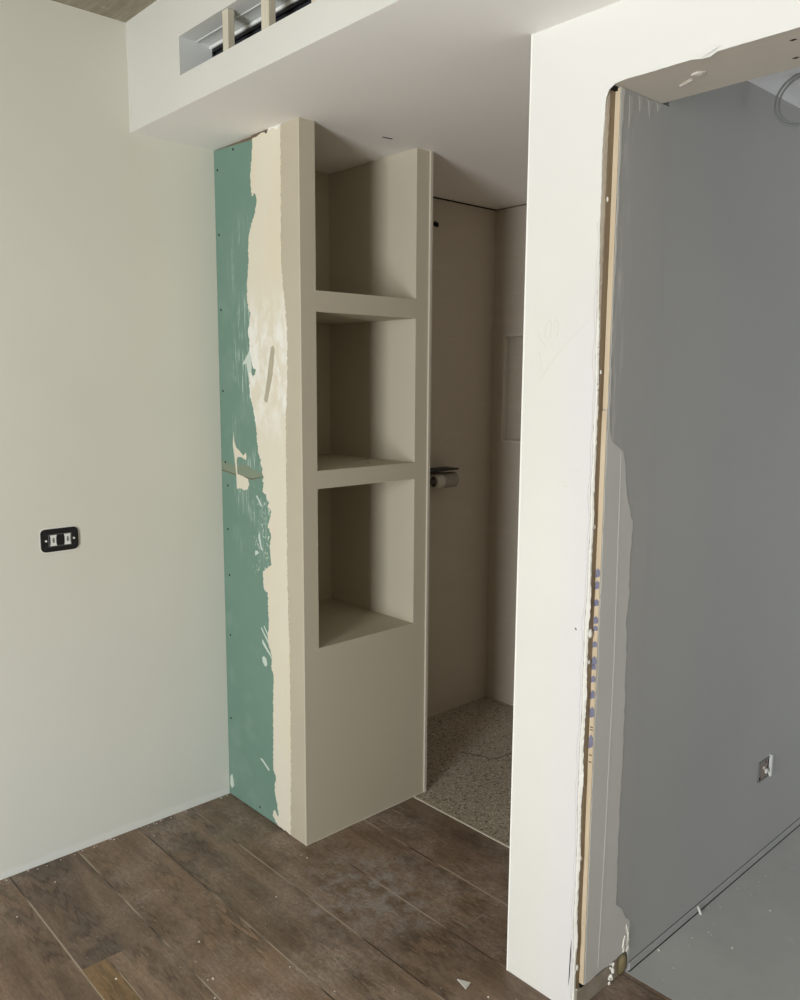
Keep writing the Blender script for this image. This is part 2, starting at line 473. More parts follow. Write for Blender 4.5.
# ------------------------------------------------------------------ shell
struct('wall_left', box(-.1, 0, YN, .16, -.12, HC+.1), M['wall_left'])
ws = struct('wall_shower_side', box(-.1, 0, .16, YB+.1, -.12, HC), M['tile'])
obj('shadow_joint', box(-.01, .0012, .18, YB, HS-.0065, HS-.0005), M['dark'], ws)
def shower_back():
    bm = bmesh.new()
    x0, x1, z0, z1 = .068, .48, 1.316, 1.811
    bx(bm, -.1, x0, YB, YB+.1, -.12, HC); bx(bm, x1, XP0, YB, YB+.1, -.12, HC)
    bx(bm, x0, x1, YB, YB+.1, -.12, z0); bx(bm, x0, x1, YB, YB+.1, z1, HC)
    bx(bm, x0, x1, YB+.03, YB+.1, z0, z1)
    return bm
sb = struct('wall_shower_back', shower_back(), M['tile'])
bm = bmesh.new()
for a in ((.060,.0705,1.306,1.821),(.4775,.488,1.306,1.821)): bx(bm, a[0], a[1], YB-.003, YB+.0285, a[2], a[3])
bx(bm, .0705, .4775, YB-.003, YB+.0285, 1.8085, 1.821); bx(bm, .0705, .4775, YB-.003, YB+.0285, 1.306, 1.3185)
obj('niche_edging', bm, M['tile_edge'], sb)
obj('shadow_joint', box(0, XP0, YB-.0012, YB+.01, HS-.005, HS-.0005), M['brown_gap'], sb)
struct('wall_shower_front', box(XP0, 1.37, YT, YB+.1, 0, HS), M['tile'])
struct('ceiling', box(-.1, XE+.1, YN-.1, YS+.02, HC, HC+.15), M['raw_ceiling'])

# dropped soffit with an open slot in its front
def soffit():
    bm = bmesh.new()
    vx0, vx1, z0, z1, t = .3374, 2.15, 2.4886, 2.596, .003
    y0, y1 = YS, YS+t
    bx(bm, 0, vx0, y0, y1, HS, HC); bx(bm, vx1, XE, y0, y1, HS, HC)
    bx(bm, vx0, vx1, y0, y1, HS, z0); bx(bm, vx0, vx1, y0, y1, z1, HC)
    return bm
sof = struct('ceiling_soffit', soffit(), M['soffit_face'])
bm = bmesh.new(); t = .0125
bx(bm, 0, XE, YS+.0003, YP+.05, HS-.0002, HS+t); bx(bm, 0, 1.36, YP+.05, YB+.1, HS-.0002, HS+t)
obj('underside', bm, M['white'], sof)
bm = bmesh.new()
bx(bm, .325, .3374, YS+.003, -.60, 2.47, 2.61)
bx(bm, 2.15, 2.16, YS+.003, -.60, 2.47, 2.61)
obj('slot_cheek', bm, M['galv'], sof)
bm = bmesh.new()
bx(bm, .3374, 2.15, YS+.003, -.664, 2.596, 2.606); bx(bm, .3374, 2.15, -.661, -.60, 2.597, 2.606)
bx(bm, .3374, 2.15, -.662, -.659, 2.5935, 2.5965)
obj('slot_lining', bm, M['galv'], sof)
obj('slot_floor', box(.3374, 2.15, YS+.003, -.60, 2.475, 2.482), M['galv'], sof)
obj('ceiling_hole', slab_poly([(.510,-.070),(.516,-.074),(.520,-.052),(.5225,-.035),(.516,-.031),(.513,-.05)], lambda a, c: (a, c, HS+.0003), .0012, (0,0,-1)), M['dark'], sof)

# air grille at the back of the slot
g = thing('ventilation_grille', 'long black grille at the back of the slot cut in the ceiling drop', 'grille', (1.2, -.61, 2.49))
obj('frame', (lambda bm: (bx(bm, .345, 2.14, -.612, -.603, 2.575, 2.584), bx(bm, .345, .352, -.612, -.603, 2.484, 2.575), bx(bm, 2.13, 2.14, -.612, -.603, 2.484, 2.575), bm)[-1])(bmesh.new()), M['black_plastic'], g)
obj('backing', box(.345, 2.14, -.603, -.600, 2.484, 2.584), M['charcoal'], g)
bm = bmesh.new()
for k in range(6): bx(bm, .352, 2.13, -.613, -.603, 2.490+k*.014, 2.493+k*.014)
obj('slat', bm, M['charcoal'], g)
obj('upper_flange', box(.3374, 2.15, -.616, -.6, 2.585, 2.5945), M['white_plastic'], g)

# pale battens standing in the slot
lab = ['pale raw wood batten in the ceiling slot, first from the plain wall',
       'pale raw wood batten in the ceiling slot, second from the plain wall',
       'pale raw wood batten in the ceiling slot, third from the plain wall']
for k, (xa, xb, ln) in enumerate(((.5665,.594,0),(.752,.787,0),(.962,.998,0))):
    o = obj('wood_batten', box(xa, xb, YS+.0045, YS+.026, 2.4825, 2.5955, .0012, 1), M['batten'])
    tag(o, lab[k], 'batten', 'battens in the ceiling slot')

# ------------------------------------------------------------------ doorway wall
def jagged_profile(z0, z1, dz, f):
    """vertical strip swept through rows; f(z) gives the list of xy points"""
    bm = bmesh.new(); rows = []
    z = z0
    n = int((z1-z0)/dz)
    for i in range(n+1):
        zz = z0+(z1-z0)*i/n
        rows.append([bm.verts.new((x, y, zz)) for x, y in f(zz)])
    for a, c in zip(rows, rows[1:]):
        for k in range(len(a)-1): bm.faces.new((a[k], a[k+1], c[k+1], c[k]))
    return bm
def ledge(z):    # slow wander of the torn edge
    return .0028*math.sin(z*5.1+1)+.0016*math.sin(z*17.3)+.0012*math.sin(z*41)
def doorway_wall():
    bm = bmesh.new()
    bx(bm, XP0, 1.548, YP, YT, -.05, HS)                     # pier core
    bx(bm, 1.548, XE, YP, YT, HD, HS)                        # header
    bx(bm, 2.48, XE, YP, YT, -.05, HD)                       # far jamb, out of frame
    return bm
dw = struct('wall_doorway', doorway_wall(), M['pier'])
obj('corner_bead', box(XP0-.0006, XP0+.0035, YP-.0008, YP+.003, 0, HS), M['bead_highlight'], dw)
# front board up to its crumbling edge
rng = random.Random(3)
jit = {}
def J(z, s, k):
    key = (round(z, 4), k)
    if key not in jit: jit[key] = rng.uniform(-s, s)
    return jit[key]
def lip_front(z):
    e = 1.5555+ledge(z)*.7
    return [(1.548, YP), (e-.001+J(z,.0008,0), YP), (e+J(z,.0006,1), YP+.0015)]
obj('board_face', jagged_profile(0.0, HD+.001, .008, lip_front), M['pier'], dw)
def lip_side(z, white=True):
    e = 1.5555+ledge(z)*.7
    lumps = .0022*max(0, math.sin(z*29+2))*(.3 if z > 1.2 else 1)
    k = 1 if z < 1.62 or not white else max(.05, (1.90-z)/.28)
    x2 = 1.5612+J(z,.0010,3)+lumps+ledge(z)*.3
    return [(e+J(z,.0006,1), YP+.0015), (e+.0035*k+J(z,.0008,2)*k, YP+.0015+.002*k), (e+.0035*k+(x2-e-.0035)*k, YP+.002+.0055*k+J(z,.001,4)*k), (e+.003*k, YP+.0025+.008*k), (1.545, YP+.011)]
obj('torn_edge', jagged_profile(0.0, 1.86, .008, lip_side), M['filler'], dw)
be = obj('bare_edge', jagged_profile(1.56, HD-.012, .008, lambda z: lip_side(z, False)), M['stud_grey'], dw)
be.location.x = -.0007; be.location.y = .0008
bm = box(1.545, 1.5596, YP+.009, YP+.034, .012, HD-.012)
obj('exposed_stud', bm, M['stud'], dw)
# hairline crack beside the torn edge
pts = []
for i in range(160):
    z = .04+(1.95-.04)*i/159
    pts.append((1.5505+ledge(z)*.9+.0015*math.sin(z*60)+rng.uniform(-.0004,.0004), YP-.0002, z))
obj('hairline_crack', tube(pts, .0005, 5), M['pencil'], dw)
# dark tear at the foot and the top corner
obj('dark_gap', slab_poly([(1.5475,.07),(1.5505,.10),(1.552,.16),(1.5515,.2),(1.5497,.17),(1.5485,.11)], lambda a, c: (a, YP-.0004, c), .0006, (0,-1,0)), M['dark'], dw)
obj('dark_gap', box(1.551, 1.5665, YP+.001, YP+.03, HD-.012, HD-.0005), M['dark'], dw)
# small lumps of filler on the torn edge
for (z, r) in ((1.0,.008),(1.26,.004),(.42,.004),(.93,.004),(1.62,.004),(.12,.006),(.05,.008),(.02,.009),(2.0,.004)):
    bm = bmesh.new(); bmesh.ops.create_icosphere(bm, subdivisions=2, radius=1)
    for v in bm.verts:
        v.co = Vector((1.5595+v.co.x*r*.7, YP+.016+v.co.y*r*.9, z+v.co.z*r*1.5*rng.uniform(.85,1.1)))
    obj('filler_lump', bm, M['filler'], dw, True)
# scratches in the paint
for P in ([(1.389,1.722),(1.40,1.70),(1.414,1.685)], [(1.458,1.668),(1.49,1.70),(1.537,1.742)], [(1.403,1.602),(1.43,1.64),(1.46,1.672)],
          [(1.413,1.70),(1.417,1.735),(1.425,1.745),(1.432,1.73),(1.428,1.70),(1.418,1.695)], [(1.437,1.715),(1.445,1.745),(1.452,1.735),(1.449,1.705),(1.44,1.70)],
          [(1.398,1.67),(1.404,1.64),(1.408,1.62)], [(1.48,1.352),(1.487,1.349),(1.493,1.355)], [(1.505,1.39),(1.53,1.392)], [(1.47,1.36),(1.49,1.362)]):
    obj('scratch', tube([(a, YP-.0001, c) for a, c in P], .0006, 5), M['scratch'], dw)
obj('filler_dab', slab_poly([(1.527,1.012),(1.532,1.010),(1.533,1.006),(1.528,1.007)], lambda a, c: (a, YP, c), .001, (0,-1,0)), M['grey_plastic'], dw)

# header underside: bare board with screw heads and torn paper
hd = obj('header_board', box(1.5615, 2.48, YP+.001, YT+.001, HD-.0035, HD+.002), M['header'], dw)
obj('header_lip', jagged_profile(0, 1, .02, lambda t: []) if False else (lambda bm: bm)(slab_poly([(1.5555,HD-.055),(1.5575,HD-.03),(1.564,HD-.015),(1.578,HD-.0065),(1.60,HD-.004),(1.66,HD-.0045),(1.75,HD-.0045),(1.775,HD-.009),(1.79,HD-.0095),(1.805,HD-.0035),(1.95,HD-.0045),(2.2,HD-.004),(2.48,HD-.005),(2.48,HD+.012),(1.553,HD+.012),(1.553,HD-.055)], lambda a, c: (a, YP+.0005, c), .0016, (0,-1,0), .0004, .012)), M['pier'], dw)
for (a, c) in ((1.925,-.312),(1.892,-.217)):
    obj('screw_hole', slab_poly([(a-.006,c-.003),(a+.004,c-.004),(a+.007,c+.001),(a-.002,c+.004)], lambda x, y: (x, y, HD-.0036), .0006, (0,0,-1)), M['dark'], dw)
obj('torn_paper', slab_poly([(1.66,-.245),(1.69,-.262),(1.70,-.268),(1.715,-.292),(1.73,-.295),(1.738,-.28),(1.725,-.264),(1.708,-.258),(1.69,-.252),(1.665,-.238)], lambda x, y: (x, y, HD-.0036), .002, (0,0,-1), .001, .01), M['header'], dw)
obj('torn_paper', slab_poly([(1.71,-.29),(1.728,-.294),(1.733,-.283),(1.722,-.276)], lambda x, y: (x, y, HD-.0056), .0012, (0,0,-1)), M['filler'], dw)
obj('torn_paper', slab_poly([(1.662,-.245),(1.668,-.247),(1.70,-.264),(1.699,-.259)], lambda x, y: (x, y, HD-.0056), .0012, (0,0,-1)), M['filler'], dw)
bm = bmesh.new()
vs = [bm.verts.new(p) for p in ((1.757,YP-.001,HD+.004),(1.775,YP-.004,HD-.007),(1.80,YP-.006,HD-.001),(1.812,YP-.001,HD+.006),(1.79,YP-.008,HD+.009))]
bm.faces.new((vs[0],vs[1],vs[4])); bm.faces.new((vs[1],vs[2],vs[4])); bm.faces.new((vs[2],vs[3],vs[4])); bm.faces.new((vs[3],vs[0],vs[4]))
obj('paper_flap', bm, M['pier'], dw)

# ------------------------------------------------------------------ grey room
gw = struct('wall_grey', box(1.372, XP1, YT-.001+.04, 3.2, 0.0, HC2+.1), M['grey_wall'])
obj('seam_strip', box(XP1-.002, XP1+.0035, -.12, 3.2, .003, .026, .001, 1), M['grey_wall'], gw)
obj('seam_groove', box(XP1-.002, XP1+.0008, -.12, 3.2, .026, .0285), M['seam_dark'], gw)
obj('floor_groove', box(XP1-.002, XP1+.0045, -.12, 3.2, .0004, .0032), M['dark'], gw)
struct('ceiling_grey_room', box(1.36, 4.2, YT, 3.3, HC2, HC2+.1), M['back_ceiling'])
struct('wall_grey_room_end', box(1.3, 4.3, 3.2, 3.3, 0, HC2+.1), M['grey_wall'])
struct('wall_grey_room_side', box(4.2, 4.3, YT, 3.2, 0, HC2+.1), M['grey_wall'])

# jamb lining: cut plasterboard with its printed cream edge
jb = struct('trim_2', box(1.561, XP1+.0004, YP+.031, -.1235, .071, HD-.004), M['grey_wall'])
eb = bmesh.new()
bx(eb, 1.5605, XP1, YP+.0292, YP+.0315, 1.535, HD-.006); bx(eb, 1.5600, XP1-.0005, YP+.0285, YP+.0312, .072, 1.532)
obj('board_edge', eb, M['board_edge'], jb)
coat = [(-.333,HD-.006),(-.318,HD-.006),(-.322,2.19),(-.326,2.15),(-.323,2.10),(-.328,2.05),(-.324,1.98),(-.329,1.8),(-.327,1.6),(-.324,1.49),(-.312,1.46),(-.262,1.435),(-.25,1.40),(-.242,1.35),(-.215,1.27),(-.206,1.262),(-.210,1.10),(-.204,1.08),(-.214,1.02),(-.206,.9),(-.202,.665),(-.203,.4),(-.201,.235),(-.17,.21),(-.15,.175),(-.128,.158),(-.1245,.14),(-.1245,.072),(-.333,.072)]
obj('filler_coat', slab_poly(coat, lambda y, z: (XP1+.0005, y, z), .0008, (1,0,0), .0028, .02), M['grey_coat'], jb)
obj('coat_ridge', slab_poly([(-.272,1.43),(-.270,1.43),(-.262,1.2),(-.258,.9),(-.262,.5),(-.270,.09),(-.275,.09),(-.267,.5),(-.263,.9),(-.268,1.2)], lambda y, z: (XP1+.0012, y, z), .0006, (1,0,0), .0006, .03), M['filler'] if False else paint('pale_ridge', (216,214,208), bump_s=.1), jb)
for P in ([(-.300,2.226),(-.285,2.224),(-.287,2.19),(-.297,2.16)], [(-.262,2.232),(-.246,2.232),(-.25,2.205),(-.256,2.20)], [(-.225,2.232),(-.205,2.232),(-.211,2.212),(-.214,2.195),(-.218,2.215)], [(-.185,2.232),(-.165,2.232),(-.170,2.222),(-.178,2.214)]):
    obj('filler_smear', slab_poly(P, lambda y, z: (XP1+.0005, y, z), .0006, (1,0,0), .001, .008), M['grey_smear'], jb)
bm = bmesh.new()
for (y0, z0, n_, w_) in ((-.134,.075,9,.010), (-.150,.080,6,.006)):
    for k in range(n_):
        y = y0+rng.uniform(-.005,.005)-k*.0006; z = z0+k*.0085*(1 if n_ > 6 else .8); q = w_*(1-k/n_)*rng.uniform(.5,1)+.0012
        slab_poly([(y-q,z-.003),(y-q*.2,z-.006),(y+q*.6,z-.002),(y+q*.5,z+.004),(y+q*.1,z+.009),(y-q*.5,z+.005)], lambda a, c: (XP1+.0011, a, c), rng.uniform(.001,.0035), (1,0,0), .0012, .002, bm)
obj('crumbled_plaster', bm, M['filler'], jb)
# blue printing on the board edge (smudged marks, partly torn off)
marks = [(1.147,.013),(1.118,.012),(1.075,.010),(1.032,.011),(1.012,.008),(.972,.009),(.93,.014),(.915,.008),(.885,.010),(.845,.013),(.80,.016),(.725,.020)]
for (z, h) in marks:
    o = obj('printed_mark', slab_poly([(1.5605,z-h*.9),(1.5718,z-h*.5),(1.5722,z+h*.6),(1.566,z+h),(1.5605,z+h*.5)], lambda a, c: (a, YP+.0283, c), .0004, (0,-1,0), .001, .006), M['ink_blue'], jb)
for z in (.762,.755,.690,.672):
    obj('printed_mark', box(1.5625, 1.5700, YP+.0278, YP+.0286, z, z+.0025), M['ink_dark'], jb)
# splintered lower end
bm = bmesh.new()
for i in range(7):
    z = .22+i*.008+rng.uniform(0,.004)
    tube([(1.5605, YP+.0282, z), (1.566, YP+.0278, z+.006), (1.571, YP+.0282, z+.003)], .0009, 5, bm)
obj('splinter', bm, M['board_edge'], jb)

# sole plate and foam in the cavity under the lining
sp_ = struct('trim_3', box(1.545, 1.5660, YP+.010, -.1240, 0.001, .058, .002, 1), M['base_wood'])
obj('shadow_gap', box(1.548, 1.5655, YP+.03, -.1240, .058, .0705), M['dark'], sp_)
bm = bmesh.new(); bmesh.ops.create_icosphere(bm, subdivisions=3, radius=1)
for v in bm.verts:
    k = rng.uniform(.9, 1.08)
    v.co = Vector((1.566+v.co.x*.010*k, -.147+v.co.y*.021*k, .032+v.co.z*.030*k))
tag(obj('foam_plug', bm, M['foam'], None, True), 'small yellowish foam lump under the cut jamb board near the grey floor', 'foam')
bm = bmesh.new()
for i in range(12):
    y = -.205+rng.uniform(-.010,.010); z = .012+i*.0048; s = rng.uniform(.0022,.0048)
    bmesh.ops.create_icosphere(bm, subdivisions=1, radius=s, matrix=Matrix.Translation((1.568+rng.uniform(0,.006), y, max(z,s))) @ Matrix.Scale(1.7, 4, (0,0,1)) )
for v in bm.verts: v.co += Vector((rng.uniform(-.0015,.0015), rng.uniform(-.0015,.0015), rng.uniform(-.001,.001)))
obj('plaster_drip', bm, M['filler'], sp_)

# shallow wall box on the grey wall
wb = thing('wall_box', 'small metal wall box without cover, low on the grey wall', 'wall box', (XP1, .675, .295))
obj('rim', (lambda bm: (bx(bm, XP1-.002, XP1+.004, .634, .638, .294, .363), bx(bm, XP1-.002, XP1+.004, .638, .714, .294, .298), bx(bm, XP1-.002, XP1+.004, .638, .714, .359, .363), bm)[-1])(bmesh.new()), M['grey_plastic'], wb)
obj('back_plate', box(XP1, XP1+.0012, .638, .714, .298, .359), paint('brown_grey_box', (150,138,130), (120,108,102), s1=40, bump_s=0), wb)
obj('side_flange', box(XP1-.002, XP1+.009, .714, .726, .292, .366, .001, 1), M['white_plastic'], wb)
obj('side_slot', box(XP1+.001, XP1+.0016, .704, .713, .302, .356), M['dark'], wb)
obj('terminal', box(XP1+.001, XP1+.008, .684, .698, .312, .326, .001, 1), M['white_plastic'], wb)
obj('terminal', box(XP1+.001, XP1+.006, .666, .676, .332, .340, .001, 1), M['bead'], wb)
obj('knockout', box(XP1+.001, XP1+.0018, .640, .654, .299, .308), M['dark'], wb)
obj('knockout', box(XP1+.001, XP1+.0018, .684, .692, .348, .354), M['dark'], wb)

# cable coil under the grey-room ceiling
pts = []
for i in range(90):
    t = i/89*2*math.pi*1.95+1.35
    r = .066+.004*math.sin(t*.5)
    pts.append((1.700+r*math.cos(t), .30+.010*(i/89)+.004*math.sin(t), 2.316+r*.95*math.sin(t)))
pts = [(1.745, .31, HC2+.004), (1.735, .305, HC2-.006)] + pts + [(1.76,.315,2.35),(1.775,.32,HC2+.004)]
tag(obj('electrical_cable', tube(pts, .0030, 8), M['cable'], None, True), 'loop of grey electrical cable hanging from the ceiling beyond the doorway', 'cable')

# ------------------------------------------------------------------ shelving tower
U = thing('niche_shelving_unit', 'tall built-in greige shelving tower with three open niches and bare green side', 'shelving', (.25, -.12, 0))
bm = box(.0005, .41, YG, YG+.0125, .003, 2.371)
sidep = obj('side_panel', bm, M['green'], U); sidep['label'] = 'green moisture-resistant plasterboard side'
for v in sidep.data.vertices:
    if v.co.z > 2: v.co.z = 2.3965 - (v.co.x)*.045
obj('torn_gap', box(.0005, .335, YG+.004, YG+.012, 2.35, HS), M['brown_gap'], U)
cs = bmesh.new()
bx(cs, .388, XF-.0002, YG-.0004, YG+.0125, 0, HS)
obj('corner_strip', cs, M['beige_strip'], U)
left = [(0.246,2.399),(0.244,2.36),(0.228,2.273),(0.231,2.24),(0.234,2.209),(0.241,2.207),(0.245,2.214),(0.254,2.213),(0.260,2.205),(0.263,2.185),(0.250,2.149),(0.228,2.115),(0.214,2.089),(0.211,2.06),(0.207,2.031),(0.209,2.0),(0.203,1.973),(0.198,1.94),(0.194,1.874),(0.205,1.833),(0.213,1.835),(0.208,1.80),(0.196,1.766),(0.205,1.735),(0.203,1.705),(0.224,1.643),(0.239,1.64),(0.235,1.622),(0.222,1.612),(0.212,1.625),(0.203,1.632),(0.197,1.608),(0.199,1.551),(0.219,1.51),(0.234,1.442),(0.247,1.349),(0.253,1.335),(0.262,1.331),(0.257,1.318),(0.267,1.305),(0.268,1.283),(0.277,1.27),(0.267,1.257),(0.277,1.25),(0.27,1.23),(0.265,1.218),(0.287,1.213),(0.293,1.195),(0.307,1.183),(0.297,1.17),(0.318,1.158),(0.308,1.125),(0.295,1.102),(0.312,1.08),(0.315,1.066),(0.303,1.03),(0.310,0.99),(0.312,0.965),(0.292,.955),(0.262,0.937),(0.263,0.879),(0.275,.866),(0.289,0.864),(0.291,0.754),(0.283,0.70),(0.290,.67),(0.308,0.639),(0.301,0.599),(0.312,.58),(0.316,0.551),(0.31,0.475),(0.308,.33),(0.304,0.209),(0.318,0.195),(0.321,0.177),(0.312,.16),(0.310,0.134),(0.325,.09),(0.333,0.045),(0.325,.04),(0.312,.055),(0.300,.05),(0.296,.03),(0.318,.012),(.335,.004)]
right = [(.406,.004),(.414,.36),(.414,.686),(.407,.931),(.408,1.185),(.410,1.472),(.422,1.62),(.424,1.763),(.412,1.86),(.400,1.95),(.397,2.048),(.400,2.2),(.402,2.352),(.402,2.399)]
jc = obj('joint_compound', slab_poly(left+right, lambda x, z: (x, YG, z), .0018, (0,-1,0), .0030, .006), M['compound'], U)
jc['label'] = 'cream joint compound with a ragged edge'
obj('trowel_mark', slab_poly([(.333,1.711),(.345,1.716),(.353,1.701),(.34,1.62),(.307,1.529),(.296,1.527),(.287,1.535),(.31,1.62)], lambda x, z: (x, YG-.0018, z), .0006, (0,-1,0), .001, .02), paint('greenish_trowel_mark', (182,175,154), (166,159,137), s1=20, bump_s=.1), jc)
# filler smears and splashes left on the green board
def P2(pts, th=.0012, mat='splat', j=.0008, s=.008, par=None):
    return obj('filler_smear', slab_poly(pts, lambda x, z: (x, YG, z), th, (0,-1,0), j, s), M[mat], par or sidep)
P2([(.088,1.420),(.092,1.385),(.104,1.362),(.125,1.352),(.150,1.336),(.166,1.348),(.170,1.334),(.165,1.322),(.140,1.330),(.112,1.330),(.105,1.318),(.108,1.268),(.150,1.262),(.175,1.256),(.183,1.236),(.172,1.218),(.150,1.212),(.128,1.218),(.104,1.213),(.1,1.27),(.092,1.33),(.083,1.37)], mat='compound')
P2([(.155,1.655),(.19,1.69),(.205,1.71),(.213,1.66),(.211,1.62),(.204,1.585),(.19,1.62),(.182,1.66)])
P2([(.245,.615),(.255,.625),(.270,.618),(.277,.600),(.270,.588),(.258,.59),(.248,.602)])
P2([(.247,.685),(.256,.68),(.30,.64),(.306,.625),(.295,.635),(.25,.668)])
P2([(.240,.725),(.246,.728),(.292,.68),(.29,.672)]); P2([(.258,.735),(.262,.738),(.295,.70),(.292,.695)])
P2([(.235,1.06),(.243,1.075),(.252,1.03),(.263,1.01),(.25,1.012),(.24,1.04)])
P2([(.212,1.0),(.225,1.005),(.238,.998),(.224,.990),(.214,.985)]); P2([(.225,1.2),(.233,1.203),(.26,1.17),(.255,1.165)])
P2([(.01,.075),(.022,.09),(.03,.07),(.034,.045),(.02,.03),(.008,.04)]); P2([(.22,.225),(.235,.226),(.28,.20),(.272,.195)])
obj('board_joint', slab_poly([(.004,1.273),(.10,1.264),(.20,1.258),(.27,1.27),(.268,1.285),(.23,1.288),(.2,1.292),(.185,1.303),(.15,1.306),(.12,1.298),(.06,1.300),(.004,1.306)], lambda x, z: (x, YG, z), .0006, (0,-1,0), .0015, .02), paint('olive_paper_tape', (132,142,122), (118,140,122), s1=14, bump_s=.1), sidep)
obj('joint_line', slab_poly([(.004,1.272),(.10,1.262),(.20,1.255),(.262,1.268),(.262,1.271),(.2,1.259),(.1,1.266),(.004,1.277)], lambda x, z: (x, YG-.0005, z), .0006, (0,-1,0)), M['brown_gap'], sidep)
for (x, z) in ((.125,2.378),(.022,2.329),(.022,2.11),(.023,1.851),(.023,1.563),(.028,1.305),(.041,1.219),(.034,1.056),(.037,.882),(.034,.65),(.023,.317),(.211,.028)):
    bm = bmesh.new(); cyl(bm, (x, YG+.002, z), (x, YG-.0008, z), .0042, 14); cyl(bm, (x, YG, z), (x, YG-.0012, z), .0016, 6)
    obj('screw', bm, M['dark'], sidep)
bm = bmesh.new(); cyl(bm, (.324, YG, 2.392), (.324, YG-.0024, 2.392), .005, 14); obj('screw', bm, M['dark'], sidep)
# crumbs of filler along the top joint
obj('joint_filler', slab_poly([(.335,HS-.0005),(.345,HS-.007),(.352,HS-.003),(.365,HS-.004),(.378,HS-.011),(.390,HS-.012),(.396,HS-.005),(.41,HS-.003),(.42,HS-.0005)], lambda x, z: (x, YG-.0019, z), .0016, (0,-1,0), .0008, .006), M['filler'], U)
obj('ceiling_joint', slab_poly([(.24,HS-.001),(.335,HS-.001),(.33,HS-.006),(.30,HS-.004),(.27,HS-.010),(.245,HS-.009)], lambda x, z: (x, YG-.0019, z), .0008, (0,-1,0), .001, .01), M['brown_gap'], U)

# carcass: uprights, shelves, base
def board(name, b, mat='beige', bev=.0012):
    return obj(name, box(*b, bev, 1), M[mat], U)
obj('corner_bead', (lambda bm: (bx(bm, XF-.0022, XF+.0003, YG-.0007, YG+.0020, 0, HS), bm)[-1])(bmesh.new()), M['bead'], U)
def front():
    bm = bmesh.new(); y0, y1 = YG+.0005, YR
    ys = [y0, -.3433, .1063, y1]; zs = [0, .6985, 1.2449, 1.3052, 1.8201, 1.8867, HS]
    def v(x, y, z): return bm.verts.new((x, y, z))
    xa, xb = XF-.0125, XF
    g = {(i, j): v(xb, ys[i], zs[j]) for i in range(4) for j in range(7)}
    h = {(i, j): v(xa, ys[i], zs[j]) for i in range(4) for j in range(7)}
    holes = {(1, 1), (1, 3), (1, 5)}
    for i in range(3):
        for j in range(6):
            if (i, j) in holes: continue
            for q in (g, h): bm.faces.new((q[i,j], q[i+1,j], q[i+1,j+1], q[i,j+1]))
            for (a, c, n) in (((i,j),(i+1,j),(i,j-1)), ((i,j+1),(i+1,j+1),(i,j+1)), ((i,j),(i,j+1),(i-1,j)), ((i+1,j),(i+1,j+1),(i+1,j))):
                if n in holes or not (0 <= n[0] < 3 and 0 <= n[1] < 6):
                    bm.faces.new((g[a], g[c], h[c], h[a]))
    bmesh.ops.remove_doubles(bm, verts=bm.verts, dist=1e-6)
    return bm
obj('front_frame', front(), M['beige'], U)
xi = XF-.0125
board('upright', (.0005, xi, YG+.0118, -.3433, 0, HS), 'beige', 0)
board('upright', (.0005, xi, .1063, YR, 0, HS), 'beige', 0)
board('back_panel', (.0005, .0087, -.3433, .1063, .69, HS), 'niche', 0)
board('base_panel', (.0087, xi, -.3433, .1063, 0, .6985), 'beige', 0)
board('shelf', (.0087, xi, -.3433, .1063, 1.2449, 1.3052), 'beige', 0)
board('shelf', (.0087, xi, -.3433, .1063, 1.8201, 1.8867), 'beige', 0)
bm = bmesh.new(); cyl(bm, (.40, -.035, 1.305), (.40, -.035, 1.3062), .0045, 12); obj('screw_hole', bm, M['dark'], U)
obj('edge_trim', box(.44, XF+.007, YR, YR+.011, .001, HS), M['tile_trim'], U)
obj('shower_face', box(.0005, .44, YR, YR+.010, 0, HS), M['tile'], U)
obj('base_bead', (lambda bm: bm)(slab_poly([(-.403,.001),(.169,.001),(.169,.004),(-.1,.0055),(-.403,.0045)], lambda y, z: (XF, y, z), .002, (1,0,0), .0006, .03)), M['bead'], U)

# ------------------------------------------------------------------ wall socket on the plain wall
S = thing('wall_socket', 'black wall socket frame with two white modules on the plain wall', 'socket', (0, -1.0185, 1.054))
def rrect(y0, y1, z0, z1, r, n=6):
    out = []
    for cy, cz, a0 in ((y1-r, z1-r, 0), (y0+r, z1-r, 90), (y0+r, z0+r, 180), (y1-r, z0+r, 270)):
        for i in range(n+1):
            a = math.radians(a0+90*i/n); out.append((cy+r*math.cos(a), cz+r*math.sin(a)))
    return out
X0 = lambda y, z: (0, y, z)
bm = slab_poly(rrect(-1.0795,-.9575,1.0535,1.1275,.015), X0, .006, (1,0,0))
top = [e for e in bm.edges if all(v.co.x > .005 for v in e.verts)]
bmesh.ops.bevel(bm, geom=top, offset=.002, segments=2, affect='EDGES')
obj('cover_plate', bm, M['black_plastic'], S)
obj('halo_margin', slab_poly(rrect(-1.0835,-.9535,1.0495,1.1315,.019), X0, .0008, (1,0,0), .0006, .01), M['filler'], S)  # added pale rim imitating a sharpening halo around the plate
bm = bmesh.new()
for (a, b_, c, d) in ((-1.056,-.981,1.108,1.111),(-1.056,-.981,1.070,1.073),(-1.056,-1.053,1.073,1.108),(-.984,-.981,1.073,1.108)):
    bx(bm, .005, .0085, a, b_, c, d, .0006, 1)
obj('inner_rim', bm, paint('grey_rim', (92,92,92), bump_s=0, rough=.4), S)  # rim lines a lighter grey than the plate
